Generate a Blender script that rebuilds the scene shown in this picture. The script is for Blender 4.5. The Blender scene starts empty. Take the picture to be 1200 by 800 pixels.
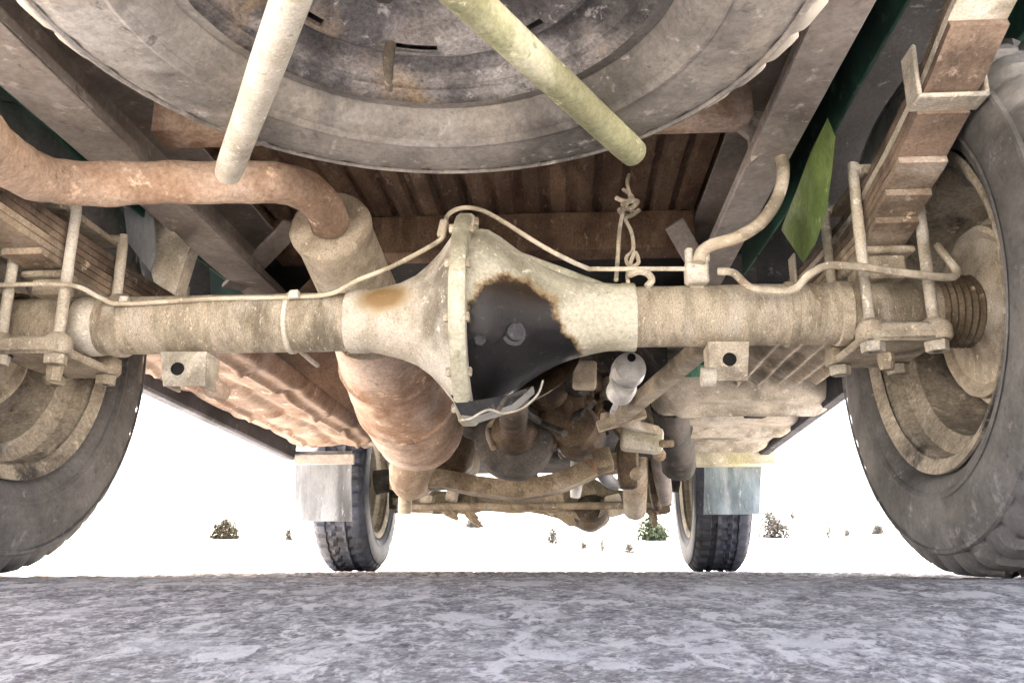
import bpy, bmesh, math, random
import numpy as np
from mathutils import Vector, Matrix, noise
random.seed(7)
R = math.radians
scene = bpy.context.scene

# ------------------------------------------------------------------ camera
FPX, VX, VY, CAM_H = 1000.0, 662.0, 667.0, 0.012       # focal length and horizon in 1200x800 pixels
_d = Vector(((VX - 600) / FPX, -(VY - 400) / FPX, -1.0)).normalized()
_s = _d.x; _c = math.sqrt(1 - _s * _s); _t = math.acos(-_d.z / _c)
CX = Vector((_c, _s, 0)); CF = Vector((-_s * math.cos(_t), _c * math.cos(_t), math.sin(_t))); CU = CX.cross(CF)
CO = Vector((0, 0, CAM_H))
cd = bpy.data.cameras.new('camera'); cam = bpy.data.objects.new('camera', cd)
scene.collection.objects.link(cam)
mw = Matrix.Identity(4)
for i in range(3):
    mw[i][0], mw[i][1], mw[i][2], mw[i][3] = CX[i], CU[i], -CF[i], CO[i]
cam.matrix_world = mw
cd.sensor_width = 36; cd.lens = 36 * FPX / 1200
cd.clip_start = 0.004; cd.clip_end = 4000
scene.camera = cam

# ------------------------------------------------------------------ sky, sun, exposure
SUN_EL, SUN_AZ = R(58), R(-25)          # azimuth from +Y towards +X
w = bpy.data.worlds.new('World'); scene.world = w; w.use_nodes = True
nt = w.node_tree
sky = nt.nodes.new('ShaderNodeTexSky'); sky.sky_type = 'NISHITA'; sky.sun_disc = False
sky.sun_elevation = SUN_EL; sky.sun_rotation = SUN_AZ; sky.air_density = .7; sky.dust_density = 10; sky.ozone_density = 0
bg = nt.nodes['Background']; bg.inputs['Strength'].default_value = 0.12
nt.links.new(sky.outputs[0], bg.inputs['Color'])
sl = bpy.data.lights.new('sun', 'SUN'); sl.energy = 4.5; sl.angle = R(0.55); sl.color = (1, .97, .93)
so = bpy.data.objects.new('sun', sl); scene.collection.objects.link(so)
sd = Vector((math.sin(SUN_AZ) * math.cos(SUN_EL), math.cos(SUN_AZ) * math.cos(SUN_EL), math.sin(SUN_EL)))
so.rotation_euler = sd.to_track_quat('Z', 'Y').to_euler(); so.location = sd * 30
vs = scene.view_settings
vs.view_transform = 'Standard'; vs.look = 'None'; vs.exposure = 3.72; vs.gamma = 1; vs.use_curve_mapping = False
scene.cycles.max_bounces = 10; scene.cycles.diffuse_bounces = 8
scene.cycles.use_denoising = True
scene.cycles.sample_clamp_indirect = 6

# ------------------------------------------------------------------ helpers
def P(px, py, Y):
    "point of the place at depth Y along the truck that is seen at a pixel of the 1200x800 photograph"
    d = CF + CX * ((px - 600) / FPX) + CU * ((400 - py) / FPX)
    return CO + d * (Y / d.y)
def PA(px, py, axis, v):
    d = CF + CX * ((px - 600) / FPX) + CU * ((400 - py) / FPX)
    return CO + d * ((v - CO[axis]) / d[axis])

MATS = {}
def mat(name, c1, c2=None, c3=None, scale=18, rough=.85, bump=.25, bscale=90, t2=(.42, .62), t3=(.58, .7), metal=0, stretch=(1, 1, 1), fine=.25, spec=.3):
    if c2 is None: c2 = tuple(x * .62 for x in c1)
    m = bpy.data.materials.new(name); m.use_nodes = True; MATS[name] = m
    N = m.node_tree.nodes; L = m.node_tree.links; b = N['Principled BSDF']
    tc = N.new('ShaderNodeTexCoord'); mp = N.new('ShaderNodeMapping'); mp.inputs['Scale'].default_value = stretch
    L.new(tc.outputs['Object'], mp.inputs['Vector'])
    def nz(s, det, ro=.6, off=0.0):
        n = N.new('ShaderNodeTexNoise'); n.inputs['Scale'].default_value = s; n.inputs['Detail'].default_value = det
        n.inputs['Roughness'].default_value = ro; n.inputs['Distortion'].default_value = .3
        if off:
            a = N.new('ShaderNodeVectorMath'); a.operation = 'ADD'; a.inputs[1].default_value = (off, off * .7, off * 1.3)
            L.new(mp.outputs[0], a.inputs[0]); L.new(a.outputs[0], n.inputs['Vector'])
        else: L.new(mp.outputs[0], n.inputs['Vector'])
        return n
    def mix(fac, a, bb, blend='MIX'):
        x = N.new('ShaderNodeMix'); x.data_type = 'RGBA'; x.blend_type = blend
        if isinstance(fac, float): x.inputs[0].default_value = fac
        else: L.new(fac, x.inputs[0])
        for k, v in ((6, a), (7, bb)):
            if isinstance(v, tuple): x.inputs[k].default_value = (*v, 1)
            else: L.new(v, x.inputs[k])
        return x.outputs[2]
    def rng(o, lo, hi):
        r = N.new('ShaderNodeMapRange'); r.interpolation_type = 'SMOOTHSTEP'
        r.inputs['From Min'].default_value = lo; r.inputs['From Max'].default_value = hi; L.new(o, r.inputs[0]); return r.outputs[0]
    n1 = nz(scale, 8); col = mix(rng(n1.outputs[0], *t2), c1, c2)
    if c3 is not None:
        n2 = nz(scale * .55, 9, .65, 3.7); col = mix(rng(n2.outputs[0], *t3), col, c3)
    if fine > .12:
        n6 = nz(max(scale * .3, 2.2), 5, .6, 21.7)
        col = mix(rng(n6.outputs[0], .46, .66), col, tuple(x * .5 for x in c2))
        n7 = nz(max(scale * .4, 3), 6, .65, 31.3)
        col = mix(rng(n7.outputs[0], .5, .7), col, tuple(min(.75, x * .75 + .17) for x in c1) if sum(c1) > .5 else tuple(min(.75, x * 1.5) for x in c1))
        n4 = nz(scale * 4.5, 6, .72, 8.3); lum = sum(c1) / 3
        col = mix(rng(n4.outputs[0], .56, .76), col, tuple(x * .42 for x in c2))
        n5 = nz(scale * 3.2, 7, .7, 12.1)
        col = mix(rng(n5.outputs[0], .58, .68), col, tuple(min(x * 1.3 + .05, .8) for x in c1))
    n3 = nz(scale * 16, 6, .75, 1.9)
    g = N.new('ShaderNodeMapRange'); g.inputs['From Min'].default_value = .25; g.inputs['From Max'].default_value = .75
    g.inputs['To Min'].default_value = max(.1, 1 - fine * 1.5); g.inputs['To Max'].default_value = 1 + fine * 1.5; L.new(n3.outputs[0], g.inputs[0])
    v = N.new('ShaderNodeVectorMath'); v.operation = 'SCALE'; L.new(col, v.inputs[0]); L.new(g.outputs[0], v.inputs['Scale'])
    L.new(v.outputs[0], b.inputs['Base Color'])
    b.inputs['Roughness'].default_value = rough; b.inputs['Metallic'].default_value = metal
    b.inputs['Specular IOR Level'].default_value = spec
    if bump:
        nb = nz(bscale * 1.6, 8, .75, 5.1); bp = N.new('ShaderNodeBump'); bp.inputs['Strength'].default_value = bump; bp.inputs['Distance'].default_value = .008
        ad = N.new('ShaderNodeMath'); ad.operation = 'ADD'; L.new(nb.outputs[0], ad.inputs[0]); L.new(n1.outputs[0], ad.inputs[1])
        L.new(ad.outputs[0], bp.inputs['Height']); L.new(bp.outputs[0], b.inputs['Normal'])
    m['col_out'] = 1
    return m

class MB:
    def __init__(s): s.v = []; s.f = []
    def add(s, vs, fs):
        o = len(s.v); s.v += [tuple(x) for x in vs]; s.f += [tuple(i + o for i in f) for f in fs]; return s
    def box(s, c, size, rot=None, bev=.002, seg=1):
        bm = bmesh.new(); bmesh.ops.create_cube(bm, size=1)
        bmesh.ops.scale(bm, vec=size, verts=bm.verts)
        if bev: bmesh.ops.bevel(bm, geom=bm.edges[:], offset=min(bev, min(size) * .45), segments=seg, profile=.5, affect='EDGES')
        M = (rot.to_4x4() if rot is not None else Matrix.Identity(4)); M = Matrix.Translation(Vector(c)) @ M
        bm.verts.index_update()
        s.add([M @ v.co for v in bm.verts], [[v.index for v in f.verts] for f in bm.faces]); bm.free(); return s
    def beam(s, a, b, w, h, up=(0, 0, 1), bev=.002):
        "rectangular bar from a to b: w across, h along up"
        a = Vector(a); b = Vector(b); z = (b - a); l = z.length; z.normalize(); x = Vector(up).cross(z).normalized(); y = z.cross(x)
        return s.box((a + b) / 2, (w, h, l), Matrix((x, y, z)).transposed(), bev)
    def lathe(s, o, ax, prof, n=48, skip=None, jit=0, ph=0):
        o = Vector(o); ax = Vector(ax).normalized(); u = ax.orthogonal().normalized()
        if abs(ax.x) > .9: u = Vector((0, 1, 0)); u = (u - ax * u.dot(ax)).normalized()
        v = ax.cross(u); k = len(prof); vs = []; fs = []
        for i in range(n):
            a = 2 * math.pi * i / n + ph; d = u * math.cos(a) + v * math.sin(a)
            for (t, r) in prof:
                p = o + ax * t + d * r
                if jit: p += d * jit * noise.noise(p * 28) + d * jit * .5 * noise.noise(p * 90)
                vs.append(p)
        for i in range(n):
            for j in range(k - 1):
                if skip and skip(i, j): continue
                i2 = (i + 1) % n
                fs.append((i * k + j, i2 * k + j, i2 * k + j + 1, i * k + j + 1))
        return s.add(vs, fs)
    def tube(s, pts, r, n=12, sm=6, caps=True, jit=0):
        pts = [Vector(p) for p in pts]; rs = r if isinstance(r, (list, tuple)) else [r] * len(pts)
        path = []; rad = []
        if sm > 1 and len(pts) > 2:
            for i in range(len(pts) - 1):
                p0 = pts[max(i - 1, 0)]; p1 = pts[i]; p2 = pts[i + 1]; p3 = pts[min(i + 2, len(pts) - 1)]
                for q in range(sm):
                    t = q / sm
                    path.append(.5 * ((2 * p1) + (p2 - p0) * t + (2 * p0 - 5 * p1 + 4 * p2 - p3) * t * t + (3 * p1 - p0 - 3 * p2 + p3) * t ** 3))
                    rad.append(rs[i] * (1 - t) + rs[i + 1] * t)
            path.append(pts[-1]); rad.append(rs[-1])
        else: path = pts; rad = list(rs)
        m = len(path); vs = []; fs = []; prev = None
        for i in range(m):
            d = (path[min(i + 1, m - 1)] - path[max(i - 1, 0)]).normalized()
            if prev is None: u = d.orthogonal().normalized()
            else: u = (prev - d * prev.dot(d)).normalized()
            prev = u; v = d.cross(u)
            for j in range(n):
                a = 2 * math.pi * j / n; e = u * math.cos(a) + v * math.sin(a); p = path[i] + e * rad[i]
                if jit: p += e * jit * noise.noise(p * 30)
                vs.append(p)
        for i in range(m - 1):
            for j in range(n):
                j2 = (j + 1) % n; fs.append((i * n + j, i * n + j2, (i + 1) * n + j2, (i + 1) * n + j))
        if caps: fs += [tuple(range(n - 1, -1, -1)), tuple(range((m - 1) * n, m * n))]
        return s.add(vs, fs)
    def ribbon(s, pts, wv, h, jit=0):
        "flat bar swept along pts; wv = half-width vector, h = thickness (below the path)"
        pts = [Vector(p) for p in pts]; wv = Vector(wv); vs = []; fs = []; m = len(pts)
        for i, p in enumerate(pts):
            d = (pts[min(i + 1, m - 1)] - pts[max(i - 1, 0)]).normalized(); nn = wv.normalized().cross(d).normalized()
            if nn.z < 0: nn = -nn
            for a, b in ((-1, 0), (1, 0), (1, -1), (-1, -1)): vs.append(p + wv * a + nn * (b * h))
        for i in range(m - 1):
            for j in range(4):
                j2 = (j + 1) % 4; fs.append((i * 4 + j, i * 4 + j2, (i + 1) * 4 + j2, (i + 1) * 4 + j))
        fs += [(3, 2, 1, 0), tuple(range((m - 1) * 4, m * 4))]
        return s.add(vs, fs)
    def plate(s, poly, th):
        "solid plate: polygon of 3-D points pushed along vector th"
        n = len(poly); th = Vector(th); a = [Vector(p) for p in poly]
        return s.add(a + [p + th for p in a], [tuple(range(n - 1, -1, -1)), tuple(range(n, 2 * n))] + [(i, (i + 1) % n, n + (i + 1) % n, n + i) for i in range(n)])
    def mesh(s, name, angle=38):
        me = bpy.data.meshes.new(name); me.from_pydata(s.v, [], s.f)
        bm = bmesh.new(); bm.from_mesh(me); bmesh.ops.recalc_face_normals(bm, faces=bm.faces); bm.to_mesh(me); bm.free()
        me.polygons.foreach_set('use_smooth', [True] * len(me.polygons)); me.set_sharp_from_angle(angle=R(angle)); me.update(); return me
    def build(s, name, m, parent=None, angle=38):
        return link(name, s.mesh(name, angle), m, parent)
def link(name, me, m, parent=None):
    o = bpy.data.objects.new(name, me); scene.collection.objects.link(o)
    if m is not None and not me.materials: me.materials.append(MATS[m])
    if parent is not None: attach(o, parent)
    return o
def attach(o, parent):
    bpy.context.view_layer.update()
    o.parent = parent; o.matrix_parent_inverse = WORLD[parent.name].inverted() if parent.name in WORLD else Matrix.Identity(4)
WORLD = {}
def empty(name, loc, parent=None):
    o = bpy.data.objects.new(name, None); scene.collection.objects.link(o); o.location = loc; o.empty_display_size = .1
    WORLD[o.name] = Matrix.Translation(Vector(loc))
    if parent is not None: attach(o, parent)
    return o
def tag(o, label=None, cat=None, group=None, kind=None):
    for k, v in (('label', label), ('category', cat), ('group', group), ('kind', kind)):
        if v: o[k] = v
    return o

# ------------------------------------------------------------------ materials
mat('asphalt', (.4, .36, .325), (.235, .21, .19), (.64, .59, .53), scale=120, bump=.6, bscale=420, t2=(.4, .6), t3=(.53, .6), fine=.4, stretch=(1, .8, 1))
mat('sand', (.6, .575, .53), (.54, .515, .47), (.42, .39, .33), scale=.12, bump=.2, bscale=3, t3=(.62, .75), fine=.1)
mat('dust', (.47, .41, .315), (.33, .28, .21), (.19, .125, .075), scale=26, bump=.35, t3=(.6, .76), fine=.35)
mat('dust_tube', (.53, .465, .355), (.39, .335, .245), (.26, .19, .12), scale=24, bump=.7, t3=(.54, .7), fine=.45, stretch=(2.0, .8, .8))
mat('dust_pale', (.58, .535, .45), (.43, .385, .3), (.28, .2, .12), scale=22, bump=.3, t3=(.63, .78), fine=.3)
mat('dust_green', (.53, .51, .405), (.41, .39, .29), (.36, .335, .17), scale=14, bump=.2, t3=(.5, .7), fine=.25)
mat('rust', (.3, .16, .085), (.2, .1, .05), (.4, .27, .17), scale=14, bump=.35, t3=(.52, .7), fine=.35)
mat('rust_tan', (.54, .405, .305), (.43, .29, .2), (.27, .155, .095), scale=9, bump=.3, t3=(.5, .66), fine=.3)
mat('rust_floor', (.16, .105, .07), (.1, .062, .042), (.22, .155, .105), scale=10, bump=.35, t3=(.53, .7), stretch=(1.8, .6, 1), fine=.4)
mat('rail_grey', (.37, .335, .305), (.29, .255, .23), (.26, .18, .12), scale=7, bump=.15, t3=(.6, .8), fine=.2)
mat('spring_steel', (.19, .14, .105), (.12, .088, .066), (.36, .29, .22), scale=16, bump=.3, t3=(.55, .75), fine=.3)
mat('leaf_tip', (.4, .32, .235), (.28, .21, .15), (.55, .46, .33), scale=14, bump=.25, fine=.3)
mat('rubber', (.15, .146, .142), (.1, .097, .093), (.23, .215, .19), scale=9, bump=.2, bscale=160, t3=(.5, .8), fine=.2, rough=.8)
mat('rubber_dusty', (.27, .25, .225), (.17, .158, .145), (.42, .38, .31), scale=10, bump=.2, bscale=140, t3=(.5, .72), fine=.25)
mat('rubber_clean', (.035, .04, .055), (.055, .055, .06), (.12, .12, .12), scale=14, bump=.15, t3=(.6, .8), fine=.2, rough=.7)
mat('rim_dusty', (.36, .31, .24), (.24, .205, .16), (.1, .09, .082), scale=12, bump=.3, t3=(.55, .72), fine=.3)
mat('rim_spare', (.33, .31, .3), (.13, .125, .13), (.36, .28, .2), scale=13, bump=.35, t2=(.4, .6), t3=(.52, .68), fine=.45)
mat('dark_metal', (.075, .068, .06), (.04, .038, .036), (.2, .15, .1), scale=14, bump=.3, t3=(.52, .72), fine=.4)
mat('oily', (.11, .075, .045), (.05, .035, .025), (.24, .17, .09), scale=15, bump=.5, bscale=60, t3=(.5, .68), fine=.5, rough=.65)
mat('black_iron', (.05, .05, .055), (.03, .03, .032), (.14, .12, .1), scale=18, bump=.3, t3=(.55, .75), fine=.4, rough=.6)
mat('green_paint', (.03, .1, .07), (.025, .06, .05), (.06, .09, .07), scale=5, bump=.08, fine=.2, rough=.55)
mat('green_lit', (.2, .29, .09), (.13, .2, .06), (.3, .32, .2), scale=10, bump=.1, fine=.25, rough=.6)  # brighter copy of the panel green, with the light put into the colour
mat('flap', (.24, .255, .27), (.19, .2, .215), (.15, .145, .13), scale=9, bump=.1, t3=(.58, .75), stretch=(3, 3, .6), fine=.15, rough=.6)
mat('flap_green', (.27, .33, .36), (.19, .25, .27), (.1, .16, .12), scale=9, bump=.1, t3=(.52, .7), stretch=(3, 3, .6), fine=.15, rough=.6)
mat('white_cap', (.7, .7, .68), (.56, .56, .55), (.36, .32, .26), scale=30, bump=.1, t3=(.55, .72), fine=.2, rough=.45)
mat('sill', (.06, .06, .07), (.04, .04, .05), (.2, .19, .19), scale=8, bump=.15, t3=(.6, .8), fine=.3)
mat('hose', (.5, .44, .34), (.4, .34, .25), (.27, .22, .16), scale=30, bump=.12, fine=.2)
mat('wire', (.55, .49, .38), (.42, .36, .27), (.3, .22, .14), scale=40, bump=.1, fine=.2)
mat('rod_pale', (.62, .585, .5), (.5, .46, .37), (.36, .3, .19), scale=24, bump=.25, t3=(.6, .78), fine=.25)
mat('rod_green', (.52, .51, .33), (.44, .44, .26), (.34, .37, .15), scale=12, bump=.25, t3=(.48, .66), fine=.25)
mat('mud', (.34, .275, .19), (.21, .16, .105), (.44, .36, .25), scale=14, bump=.6, bscale=50, t3=(.52, .7), fine=.4)
mat('recess_shade', (.03, .03, .031), (.02, .02, .02), (.06, .053, .045), scale=10, bump=.3, t3=(.6, .8), fine=.3)  # near-black that puts the shade of deep recesses into the colour
mat('oil_black', (.014, .013, .013), (.008, .008, .008), (.05, .042, .035), scale=20, bump=.3, t3=(.6, .75), fine=.3, rough=.4)
mat('rim_grimy', (.42, .37, .29), (.27, .235, .185), (.06, .055, .05), scale=11, bump=.4, t3=(.55, .66), fine=.4)
mat('pan_rust', (.3, .225, .175), (.23, .155, .11), (.14, .085, .055), scale=8, bump=.3, t3=(.5, .66), fine=.3)
mat('hole_shade', (.012, .011, .01), fine=.02, bump=0)  # near-black standing in for the shade inside openings
mat('glass', (.03, .035, .04), fine=.02, bump=0, rough=.08, spec=.6)
mat('leaf_olive', (.042, .035, .018), (.03, .026, .014), fine=.1, bump=0)
mat('leaf_grey', (.068, .063, .054), (.05, .047, .041), fine=.1, bump=0)
mat('leaf_green', (.036, .05, .022), (.028, .04, .018), fine=.1, bump=0)
mat('twig', (.14, .11, .08), fine=.2, bump=0)
mat('straw', (.42, .36, .2), (.32, .27, .14), fine=.2, bump=0)

m = MATS['rubber_dusty']; N_ = m.node_tree.nodes; L_ = m.node_tree.links; b_ = N_['Principled BSDF']; src = b_.inputs['Base Color'].links[0].from_socket
tc_ = N_.new('ShaderNodeTexCoord'); sc_ = N_.new('ShaderNodeVectorMath'); sc_.operation = 'MULTIPLY'; sc_.inputs[1].default_value = (0, 1, 1); L_.new(tc_.outputs['Object'], sc_.inputs[0])
ln_ = N_.new('ShaderNodeVectorMath'); ln_.operation = 'LENGTH'; L_.new(sc_.outputs[0], ln_.inputs[0])
n_ = N_.new('ShaderNodeTexNoise'); n_.inputs['Scale'].default_value = 14; n_.inputs['Detail'].default_value = 7; L_.new(tc_.outputs['Object'], n_.inputs['Vector'])
a_ = N_.new('ShaderNodeMath'); a_.operation = 'MULTIPLY_ADD'; L_.new(n_.outputs[0], a_.inputs[0]); a_.inputs[1].default_value = .06; L_.new(ln_.outputs['Value'], a_.inputs[2])
r_ = N_.new('ShaderNodeMapRange'); r_.interpolation_type = 'SMOOTHSTEP'; r_.inputs['From Min'].default_value = .345; r_.inputs['From Max'].default_value = .372; r_.inputs['To Max'].default_value = .85; L_.new(a_.outputs[0], r_.inputs[0])
x_ = N_.new('ShaderNodeMix'); x_.data_type = 'RGBA'; x_.inputs[7].default_value = (.52, .48, .4, 1); L_.new(r_.outputs[0], x_.inputs[0]); L_.new(src, x_.inputs[6]); L_.new(x_.outputs[2], b_.inputs['Base Color'])

def stained(name, base, ells=None, c_low=(.013, .012, .013), c_up=(.045, .028, .012), c_halo=(.24, .17, .09), rough=.3, w=1.0):
    "copy of a dust material with the black oil patch soaked into the right half of the axle housing"
    m = MATS[base].copy(); m.name = name; MATS[name] = m
    N = m.node_tree.nodes; L = m.node_tree.links; b = N['Principled BSDF']
    src = b.inputs['Base Color'].links[0].from_socket
    tc = N.new('ShaderNodeTexCoord'); ns = N.new('ShaderNodeTexNoise'); ns.inputs['Scale'].default_value = 26; ns.inputs['Detail'].default_value = 6
    L.new(tc.outputs['Object'], ns.inputs['Vector'])
    sep = N.new('ShaderNodeSeparateXYZ'); L.new(tc.outputs['Object'], sep.inputs[0])
    def M(op, a, bb=None):
        n = N.new('ShaderNodeMath'); n.operation = op
        for k, v in ((0, a), (1, bb)):
            if v is None: continue
            if isinstance(v, (int, float)): n.inputs[k].default_value = v
            else: L.new(v, n.inputs[k])
        return n.outputs[0]
    ns.inputs['Roughness'].default_value = .72; nn = M('MULTIPLY', M('SUBTRACT', ns.outputs[0], .5), .8)
    def ell(px, py, rx, rz, Y=1.03, sk=0):
        c = P(px, py, Y); dx = M('DIVIDE', M('SUBTRACT', sep.outputs[0], c.x), rx)
        dz = M('DIVIDE', M('SUBTRACT', sep.outputs[2], c.z), rz); dx = M('ADD', dx, M('MULTIPLY', dz, sk))
        return M('SUBTRACT', 1.0, M('SQRT', M('ADD', M('MULTIPLY', dx, dx), M('MULTIPLY', dz, dz))))
    if ells:
        e = ell(*ells[0])
        for q in ells[1:]: e = M('MAXIMUM', e, ell(*q))
    else:
      e = M('MAXIMUM', ell(602, 382, .062, .074), ell(572, 440, .07, .085))
      e = M('MAXIMUM', e, ell(628, 398, .066, .045, sk=.4)); e = M('MAXIMUM', e, ell(600, 455, .075, .05))
    e = M('ADD', e, nn)
    def step(o, lo, hi):
        r = N.new('ShaderNodeMapRange'); r.interpolation_type = 'SMOOTHSTEP'; r.inputs['From Min'].default_value = lo; r.inputs['From Max'].default_value = hi
        L.new(o, r.inputs[0]); return r.outputs[0]
    def mix(f, a, bb):
        x = N.new('ShaderNodeMix'); x.data_type = 'RGBA'; L.new(f, x.inputs[0])
        for k, v in ((6, a), (7, bb)):
            if isinstance(v, tuple): x.inputs[k].default_value = (*v, 1)
            else: L.new(v, x.inputs[k])
        return x.outputs[2]
    zz = P(600, 345, 1.03).z
    up = step(M('ADD', sep.outputs[2], M('MULTIPLY', nn, .1)), zz - .03, zz + .05)
    dark = mix(up, c_low, c_up)
    ns2 = N.new('ShaderNodeTexNoise'); ns2.inputs['Scale'].default_value = 90; ns2.inputs['Detail'].default_value = 4; L.new(tc.outputs['Object'], ns2.inputs['Vector'])
    dark = mix(step(ns2.outputs[0], .6, .85), dark, tuple(min(.6, x * 1.6 + .04) for x in c_low))
    halo = mix(step(e, -.14 * w, .02), src, c_halo); L.new(mix(step(e, -.03 * w, .1 * w), halo, dark), b.inputs['Base Color'])
    rr = N.new('ShaderNodeMapRange'); L.new(step(e, 0, .1), rr.inputs[0]); rr.inputs['To Min'].default_value = .85; rr.inputs['To Max'].default_value = rough
    L.new(rr.outputs[0], b.inputs['Roughness'])
    return m
stained('dust_stained', 'dust_green')
stained('cone_stained', 'dust_pale', [(448, 347, .032, .018, 1.1)], (.3, .22, .12), (.27, .17, .07), (.42, .34, .22), .8, 4)

# ------------------------------------------------------------------ ground
def road_z(y):
    t = 1.0 - y
    return 0.0 if t <= 0 else -.15 if t > 1.6 else -(.1 * t * t / (t + .08) if t < 1.5 else .1424 + .0076 * min(1, (t - 1.5) / .1))
def terrain_z(x, y):
    if y < 4.3: return -.16 if y <= .2 else -.16 * (4.3 - y) / 4.1
    d = math.hypot(x * .8, max(y - 4.3, 0)) if y > 4.3 else 0
    t = max(d - 2, 0)
    z = .0011 * t * t if t < 70 else .0011 * 4900 + .05 * (t - 70) if t < 160 else .0011 * 4900 + 4.5
    if y > 4.3: z *= min(1, (y - 4.3) / (abs(x) * .35 + 1e-6)) if x else 1
    return z + (.12 * noise.noise((x * .07, y * .07, 0)) * min(1, t / 15) if t else 0)
def grade(lo, hi, n, k=3.0):
    t = np.linspace(-1, 1, n); s = np.sinh(k * t) / math.sinh(k); return [(hi + lo) / 2 + (hi - lo) / 2 * q for q in s]
xs = grade(-1500, 1500, 121, 6); ys = [-1500, -600, -200, -80, -30, -10, -4, -1, .2, 1, 2, 3] + [4.3 * 1.0] + [4.3 + 1500 * (math.exp(5.5 * i / 90) - 1) / (math.exp(5.5) - 1) for i in range(1, 91)]
mb = MB(); nx = len(xs)
mb.add([(x, y, terrain_z(x, y) - .012) for y in ys for x in xs], [(j * nx + i, j * nx + i + 1, (j + 1) * nx + i + 1, (j + 1) * nx + i) for j in range(len(ys) - 1) for i in range(nx - 1)])
tag(mb.build('ground', 'sand', angle=80), kind='structure')
mb = MB(); xs2 = grade(-900, 900, 61, 6)
yy = [-3.4, -1.5, -.8, -.6, -.5] + [-.4 + .1 * k for k in range(15)] + [2, 3, 4.42]
mb.add([(x, y + (.06 * noise.noise((x * 2, y, 3)) if y > 4 else 0), road_z(y) - .006) for y in yy for x in xs2], [(j * 61 + i, j * 61 + i + 1, (j + 1) * 61 + i + 1, (j + 1) * 61 + i) for j in range(len(yy) - 1) for i in range(60)])
road = tag(mb.build('road', 'asphalt', angle=80), kind='structure')
# the rough road surface close by, as relief: stone chips set in the binder
def cells(x, y, size, seed):
    "distance to the nearest jittered chip centre and that chip's random number"
    gx = np.floor(x / size); gy = np.floor(y / size); best = np.full(x.shape, 9.0); idn = np.zeros(x.shape)
    for dx in (-1, 0, 1):
        for dy in (-1, 0, 1):
            cx = gx + dx; cy = gy + dy
            h = np.sin(cx * 127.1 + cy * 311.7 + seed) * 43758.5453; h1 = h - np.floor(h)
            h = np.sin(cx * 269.5 + cy * 183.3 + seed) * 24634.6345; h2 = h - np.floor(h)
            h = np.sin(cx * 419.2 + cy * 371.9 + seed) * 13758.123; h3 = h - np.floor(h)
            d = np.hypot(x / size - cx - .1 - .8 * h1, y / size - cy - .1 - .8 * h2)
            m = d < best; best = np.where(m, d, best); idn = np.where(m, h3, idn)
    return best, idn
def road_relief():
    rows = 760; cols = 820
    Ys = np.exp(np.linspace(math.log(.2), math.log(4.3), rows)); us = np.linspace(-1, 1, cols)
    X = us[None, :] * (Ys[:, None] + .15); Y = np.repeat(Ys[:, None], cols, 1)
    wob = np.sin(X * 61 + 2.1 * np.sin(Y * 37)) * .0012; X2 = X + wob; Y2_ = Y + np.sin(Y * 53 + 1.7 * np.sin(X * 41)) * .0012
    d1, i1 = cells(X2, Y2_, .0075, 1.3); d2, i2 = cells(X2, Y2_, .0032, 7.7); d3, i3 = cells(X2, Y2_, .016, 4.1)
    big = (i3 > .62) * np.clip(1 - (d3 / .5) ** 2, 0, 1)
    d4, i4 = cells(X2, Y2_, .0016, 2.9)
    h = .0006 * np.clip(1.4 - d1 / .5, 0, .7) * (i1 > .35) * (.5 + i1) + .0005 * np.clip(1.3 - d2 / .55, 0, .8) * i2 + .00035 * np.clip(1.2 - d4 / .6, 0, .9) * i4 + .0006 * big ** .4 + .0012 * np.sin(X * 23 + 1.3) * np.sin(Y * 19)
    d5, i5 = cells(X2, Y2_, .034, 5.5); h = h + .0075 * (i5 > .6) * np.clip(1 - (d5 / .38) ** 2, 0, 1) ** .7 * np.clip((Y - .9) / .8, 0, 1) * i5
    e = np.clip((Y - .2) / .05, 0, 1) * np.clip((4.3 - Y) / .3 + .05, 0, 1)
    Z = np.maximum(-.0025, h * e * .9) + np.array([road_z(float(q)) for q in Ys])[:, None]
    tone = .43 + .3 * (i1 - .5) * (d1 < .6) + .4 * (i2 - .5) + .35 * (i4 - .5) + .30 * (big > .05) * (i3 - .35)
    n = rows * cols; vs = np.stack([X, Y, Z], -1).reshape(-1, 3)
    q = (np.arange(rows - 1)[:, None] * cols + np.arange(cols - 1)[None, :]).reshape(-1); fs = np.stack([q, q + 1, q + cols + 1, q + cols], -1)
    me = bpy.data.meshes.new('road_surface'); me.vertices.add(n); me.vertices.foreach_set('co', vs.ravel())
    me.loops.add(len(fs) * 4); me.loops.foreach_set('vertex_index', fs.ravel().astype(np.int32)); me.polygons.add(len(fs))
    me.polygons.foreach_set('loop_start', np.arange(0, len(fs) * 4, 4, dtype=np.int32)); me.polygons.foreach_set('loop_total', np.full(len(fs), 4, dtype=np.int32))
    me.polygons.foreach_set('use_smooth', np.ones(len(fs), dtype=bool)); me.update(calc_edges=True)
    at = me.attributes.new('chip', 'FLOAT', 'POINT'); at.data.foreach_set('value', tone.ravel().astype(np.float32)); return me
m = MATS['asphalt'].copy(); MATS['asphalt_chips'] = m; m.name = 'asphalt_chips'
N_ = m.node_tree.nodes; L_ = m.node_tree.links; b_ = N_['Principled BSDF']; src = b_.inputs['Base Color'].links[0].from_socket
at = N_.new('ShaderNodeAttribute'); at.attribute_name = 'chip'; cr = N_.new('ShaderNodeValToRGB')
for k, (p_, c_) in enumerate(((.1, (.11, .097, .09)), (.36, (.27, .24, .222)), (.54, (.43, .39, .36)), (.7, (.74, .68, .62)))):
    el = cr.color_ramp.elements[k] if k < 2 else cr.color_ramp.elements.new(p_); el.position = p_; el.color = (*c_, 1)
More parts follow.
